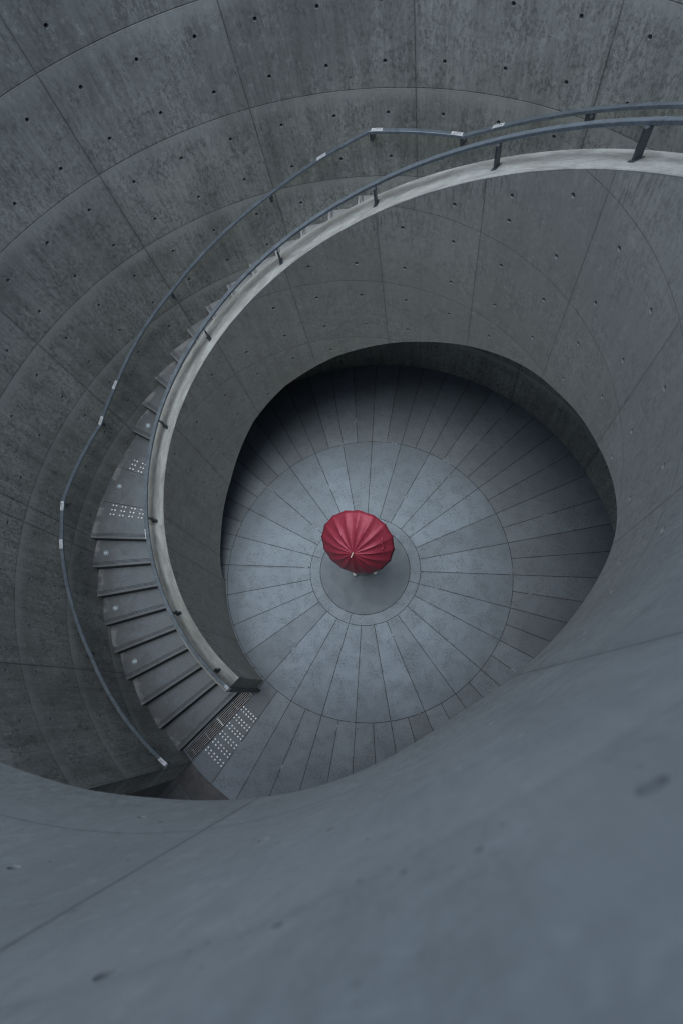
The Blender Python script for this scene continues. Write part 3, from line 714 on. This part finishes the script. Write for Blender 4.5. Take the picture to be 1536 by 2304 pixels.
bm = bmesh.new(); tube(bm, [A0 - n * .01, A0 - n * .015], [.022, .022], 16); childat(obj('crown_cap', bm, M_CAN), umb)
bm = bmesh.new(); tube(bm, [A0, A0 - n * .78], .005, 10); childat(obj('shaft', bm, M_SHAFT, None, 40), umb)
HB = A0 - n * .70
hk = (Vector((.2, .6, -.2)) - n * Vector((.2, .6, -.2)).dot(n)).normalized()
bm = bmesh.new(); tube(bm, [A0 - n * .68, A0 - n * .80, A0 - n * .84 + hk * .006, A0 - n * .862 + hk * .03, A0 - n * .85 + hk * .055, A0 - n * .83 + hk * .062], .0115, 12); childat(obj('handle', bm, M_HAND, None, 40), umb)
# closing strap hanging on the canopy, upper right in the photograph
def on_can(s_, deg, lift=.004):
    t = R(deg); return UC + (u * math.cos(t) + v * math.sin(t)) * UR * s_ + n * (DEP * (1 - s_ ** 1.9) + lift)
strap_pts = []
import_pts = [(.80, 18.5), (.76, 14.0), (.735, 8.0), (.75, 2.5), (.74, -2.5), (.70, -6.5)]
bm = bmesh.new(); pth = []
sp_ = [on_can(a, b, .010) for a, b in import_pts]
for k, q in enumerate(sp_):
    t_ = (sp_[min(k + 1, len(sp_) - 1)] - sp_[max(k - 1, 0)]).normalized(); s2 = n.cross(t_).normalized(); pth.append((q, s2, n))
sweep(bm, pth, [(-.009, -.0012), (.009, -.0012), (.009, .0012), (-.009, .0012)]); childat(obj('strap', bm, M_CAN), umb)

# ------------------------------------------------------------------ person under the umbrella
def skin(name, verts, edges, radii, mat, lv=2):
    me = bpy.data.meshes.new(name); me.from_pydata([tuple(v_) for v_ in verts], edges, []); o = bpy.data.objects.new(name, me); C.objects.link(o)
    md = o.modifiers.new('skin', 'SKIN'); md.use_smooth_shade = True; md.branch_smoothing = .6
    for i, r_ in enumerate(radii):
        sv = me.skin_vertices[0].data[i]; sv.radius = r_ if isinstance(r_, tuple) else (r_, r_)
    me.skin_vertices[0].data[0].use_root = True
    o.modifiers.new('sub', 'SUBSURF').levels = lv
    bpy.context.view_layer.update()
    new = bpy.data.meshes.new_from_object(o.evaluated_get(bpy.context.evaluated_depsgraph_get())); new.name = name
    bpy.data.objects.remove(o); new.materials.clear(); new.materials.append(mat)
    new.polygons.foreach_set('use_smooth', [True] * len(new.polygons))
    r_ = bpy.data.objects.new(name, new); C.objects.link(r_); return r_
person = empty('person', (0.01, .06, 0))
PSH = Vector((0, -.022, 0)); tag(person, 'person in a pale top, almost hidden beneath the red umbrella', 'person')
HR = A0 - n * .72                                        # right hand on the handle
J = {'pel': (.01, .07, .88), 'wst': (.01, .075, 1.03), 'chs': (.005, .08, 1.22), 'nk0': (.0, .085, 1.37), 'nk1': (.0, .10, 1.43), 'hd0': (.0, .105, 1.49), 'hd1': (.0, .105, 1.56), 'hd2': (.0, .10, 1.61),
     'hl': (-.085, .065, .84), 'kl': (-.11, .075, .46), 'al': (-.135, -.03, .09), 'fl': (-.14, .03, .035), 'tl': (-.145, .11, .028),
     'hr': (.105, .065, .84), 'kr': (.14, .08, .46), 'ar': (.165, .0, .09), 'fr': (.17, .06, .035), 'tr': (.178, .14, .028),
     'sl': (-.165, .085, 1.335), 'el': (-.205, .09, 1.07), 'wl': (-.17, .24, .93), 'pl': (-.165, .29, .92),
     'sr': (.165, .085, 1.335), 'er': (.235, .17, 1.10), 'wr': None, 'pr': None}
Vr = {k: Vector(q) + (PSH if k in ('al', 'fl', 'tl', 'ar', 'fr', 'tr', 'kl', 'kr') else Vector((0, 0, 0))) for k, q in J.items() if q}
Vr['pr'] = HR + Vector((.028, -.01, -.005)); Vr['wr'] = Vr['pr'] + (Vr['er'] - Vr['pr']).normalized() * .07
names = list(Vr); ix = {k: i for i, k in enumerate(names)}
rad = {'pel': (.12, .10), 'wst': (.105, .085), 'chs': (.13, .095), 'nk0': (.06, .055), 'nk1': (.05, .05), 'hd0': (.062, .068), 'hd1': (.074, .085), 'hd2': (.05, .06), 'hl': .082, 'kl': .055, 'al': .036, 'fl': .034, 'tl': .024,
       'hr': .082, 'kr': .055, 'ar': .036, 'fr': .034, 'tr': .024, 'sl': .05, 'el': .038, 'wl': .026, 'pl': (.034, .016), 'sr': .05, 'er': .038, 'wr': .026, 'pr': (.034, .018)}
ed = [('pel', 'wst'), ('wst', 'chs'), ('chs', 'nk0'), ('nk0', 'nk1'), ('nk1', 'hd0'), ('hd0', 'hd1'), ('hd1', 'hd2'), ('pel', 'hl'), ('hl', 'kl'), ('kl', 'al'), ('al', 'fl'), ('fl', 'tl'),
      ('pel', 'hr'), ('hr', 'kr'), ('kr', 'ar'), ('ar', 'fr'), ('fr', 'tr'), ('chs', 'sl'), ('sl', 'el'), ('el', 'wl'), ('wl', 'pl'), ('chs', 'sr'), ('sr', 'er'), ('er', 'wr'), ('wr', 'pr')]
vs = [Vr[k] for k in names]; rs_ = [rad[k] for k in names]; es = [(ix[a], ix[b]) for a, b in ed]
body_p = skin('body', vs, es, rs_, M_SKIN)
# fingers: right hand closed round the handle, left hand relaxed
def fingers(bm_verts, palm, axis, out, curl_in, closed):
    parts = []
    for k in range(4):
        b0 = palm + axis * (.024 - .016 * k); L = (.036, .040, .038, .030)[k]
        if closed:
            c_ = HR + n * (.02 - .017 * k); e1 = (palm - HR - n * (palm - HR).dot(n)).normalized(); e2 = n.cross(e1)
            ch = [c_ + (e1 * math.cos(a) + e2 * math.sin(a)) * .022 for a in (.3, 1.2, 2.2, 3.2)]
        else: ch = [b0, b0 + out * L, b0 + out * L * 1.6 + curl_in * L * .5, b0 + out * L * 1.8 + curl_in * L * 1.1]
        parts.append(ch)
    if closed:
        e1 = (palm - HR - n * (palm - HR).dot(n)).normalized(); e2 = n.cross(e1)
        parts.append([palm + n * .02, HR + n * .035 + (e1 * .5 - e2 * .85).normalized() * .024, HR + n * .035 + (-e1 * .5 - e2 * .85).normalized() * .022])
    else: parts.append([palm - out * .02 + axis * .03, palm + axis * .055 + curl_in * .01, palm + axis * .06 + out * .03 + curl_in * .02])
    return parts
fl = fingers(None, Vr['pr'], n, None, None, True) + fingers(None, Vr['pl'] + Vector((0, .012, 0)), Vector((.3, 0, .95)).normalized(), Vector((.1, .95, -.1)).normalized(), Vector((.8, .1, -.3)).normalized(), False)
objs = [body_p]
for ch in fl: objs.append(skin('finger', ch, [(i, i + 1) for i in range(len(ch) - 1)], [.009, .0085, .008, .007][:len(ch)], M_SKIN, 1))
# ears, nose joined into the same body mesh
for sx in (-1, 1):
    objs.append(skin('ear', [Vector((sx * .076, .10, 1.54)), Vector((sx * .083, .093, 1.565))], [(0, 1)], [.012, .013], M_SKIN, 1))
objs.append(skin('nose', [Vector((0, .185, 1.575)), Vector((0, .205, 1.545))], [(0, 1)], [.008, .012], M_SKIN, 1))
bmj = bmesh.new()
for o in objs: bmj.from_mesh(o.data)
for o in objs: bpy.data.objects.remove(o)
bodyo = obj('body', bmj, M_SKIN, None, 180); childat(bodyo, person)
for sx in (-1, 1):
    bm = bmesh.new(); bmesh.ops.create_uvsphere(bm, u_segments=12, v_segments=8, radius=.009, matrix=Matrix.Translation(Vector((sx * .031, .178, 1.575))))
    childat(obj('eye', bm, M_HAIR, None, 180), person)
bm = bmesh.new(); box(bm, Vector((0, .183, 1.515)), Vector((.02, 0, 0)), Vector((0, .006, 0)), Vector((0, 0, .004))); childat(obj('mouth', bm, M_HAND), person)
def sub(nms, extra=0, ren=None, mat=M_SHIRT, name='shirt', over={}):
    k2 = [k for k in nms]; i2 = {k: i for i, k in enumerate(k2)}
    def g(r_, k):
        if k in over: return over[k]
        return (r_[0] + extra, r_[1] + extra) if isinstance(r_, tuple) else r_ + extra
    return skin(name, [Vr[k] for k in k2], [(i2[a], i2[b]) for a, b in ed if a in i2 and b in i2], [g(rad[k], k) for k in k2], mat)
childat(sub(['pel', 'wst', 'chs', 'nk0', 'sl', 'el', 'wl', 'sr', 'er', 'wr'], .014, over={'nk0': (.055, .055), 'pel': (.15, .125)}), person)
childat(sub(['pel', 'hl', 'kl', 'al', 'hr', 'kr', 'ar'], .012, mat=M_TROUS, name='trousers'), person)
for a, b, c_, nm in (('al', 'fl', 'tl', 'shoe'), ('ar', 'fr', 'tr', 'shoe')):
    o = skin(nm, [Vr[b] + Vector((0, -.13, .0)), Vr[b] + Vector((0, -.07, .004)), Vr[b], Vr[c_]], [(0, 1), (1, 2), (2, 3)], [(.034, .034), (.040, .040), (.044, .034), (.038, .026)], M_SHOE); childat(o, person)
bm = bmesh.new(); bmesh.ops.create_uvsphere(bm, u_segments=20, v_segments=14, radius=1, matrix=Matrix.Translation(Vector((0, .085, 1.57))) @ Matrix.Diagonal((.088, .098, .075, 1)))
childat(obj('hair', bm, M_HAIR, None, 180), person)
# pale coat tail hanging behind the knees
bm = bmesh.new(); g2 = []
for j in range(8):
    f = j / 7; z = .84 - .78 * f; wd = .085 + .02 * f
    g2.append([bm.verts.new((-.02 + wd * (k / 6 * 2 - 1), -.035 - .070 * f + .012 * math.sin(k * 2.1 + f * 3) * (1 - .3 * f) + .02 * abs(k / 6 * 2 - 1), z - .03 * math.sin(k))) for k in range(7)])
for a, b in zip(g2, g2[1:]):
    for k in range(6): bm.faces.new((a[k], a[k + 1], b[k + 1], b[k]))
co = obj('coat_tail', bm, M_SHIRT, None, 180); co.modifiers.new('s', 'SOLIDIFY').thickness = .004; childat(co, person)
print('objects', len(bpy.data.objects))
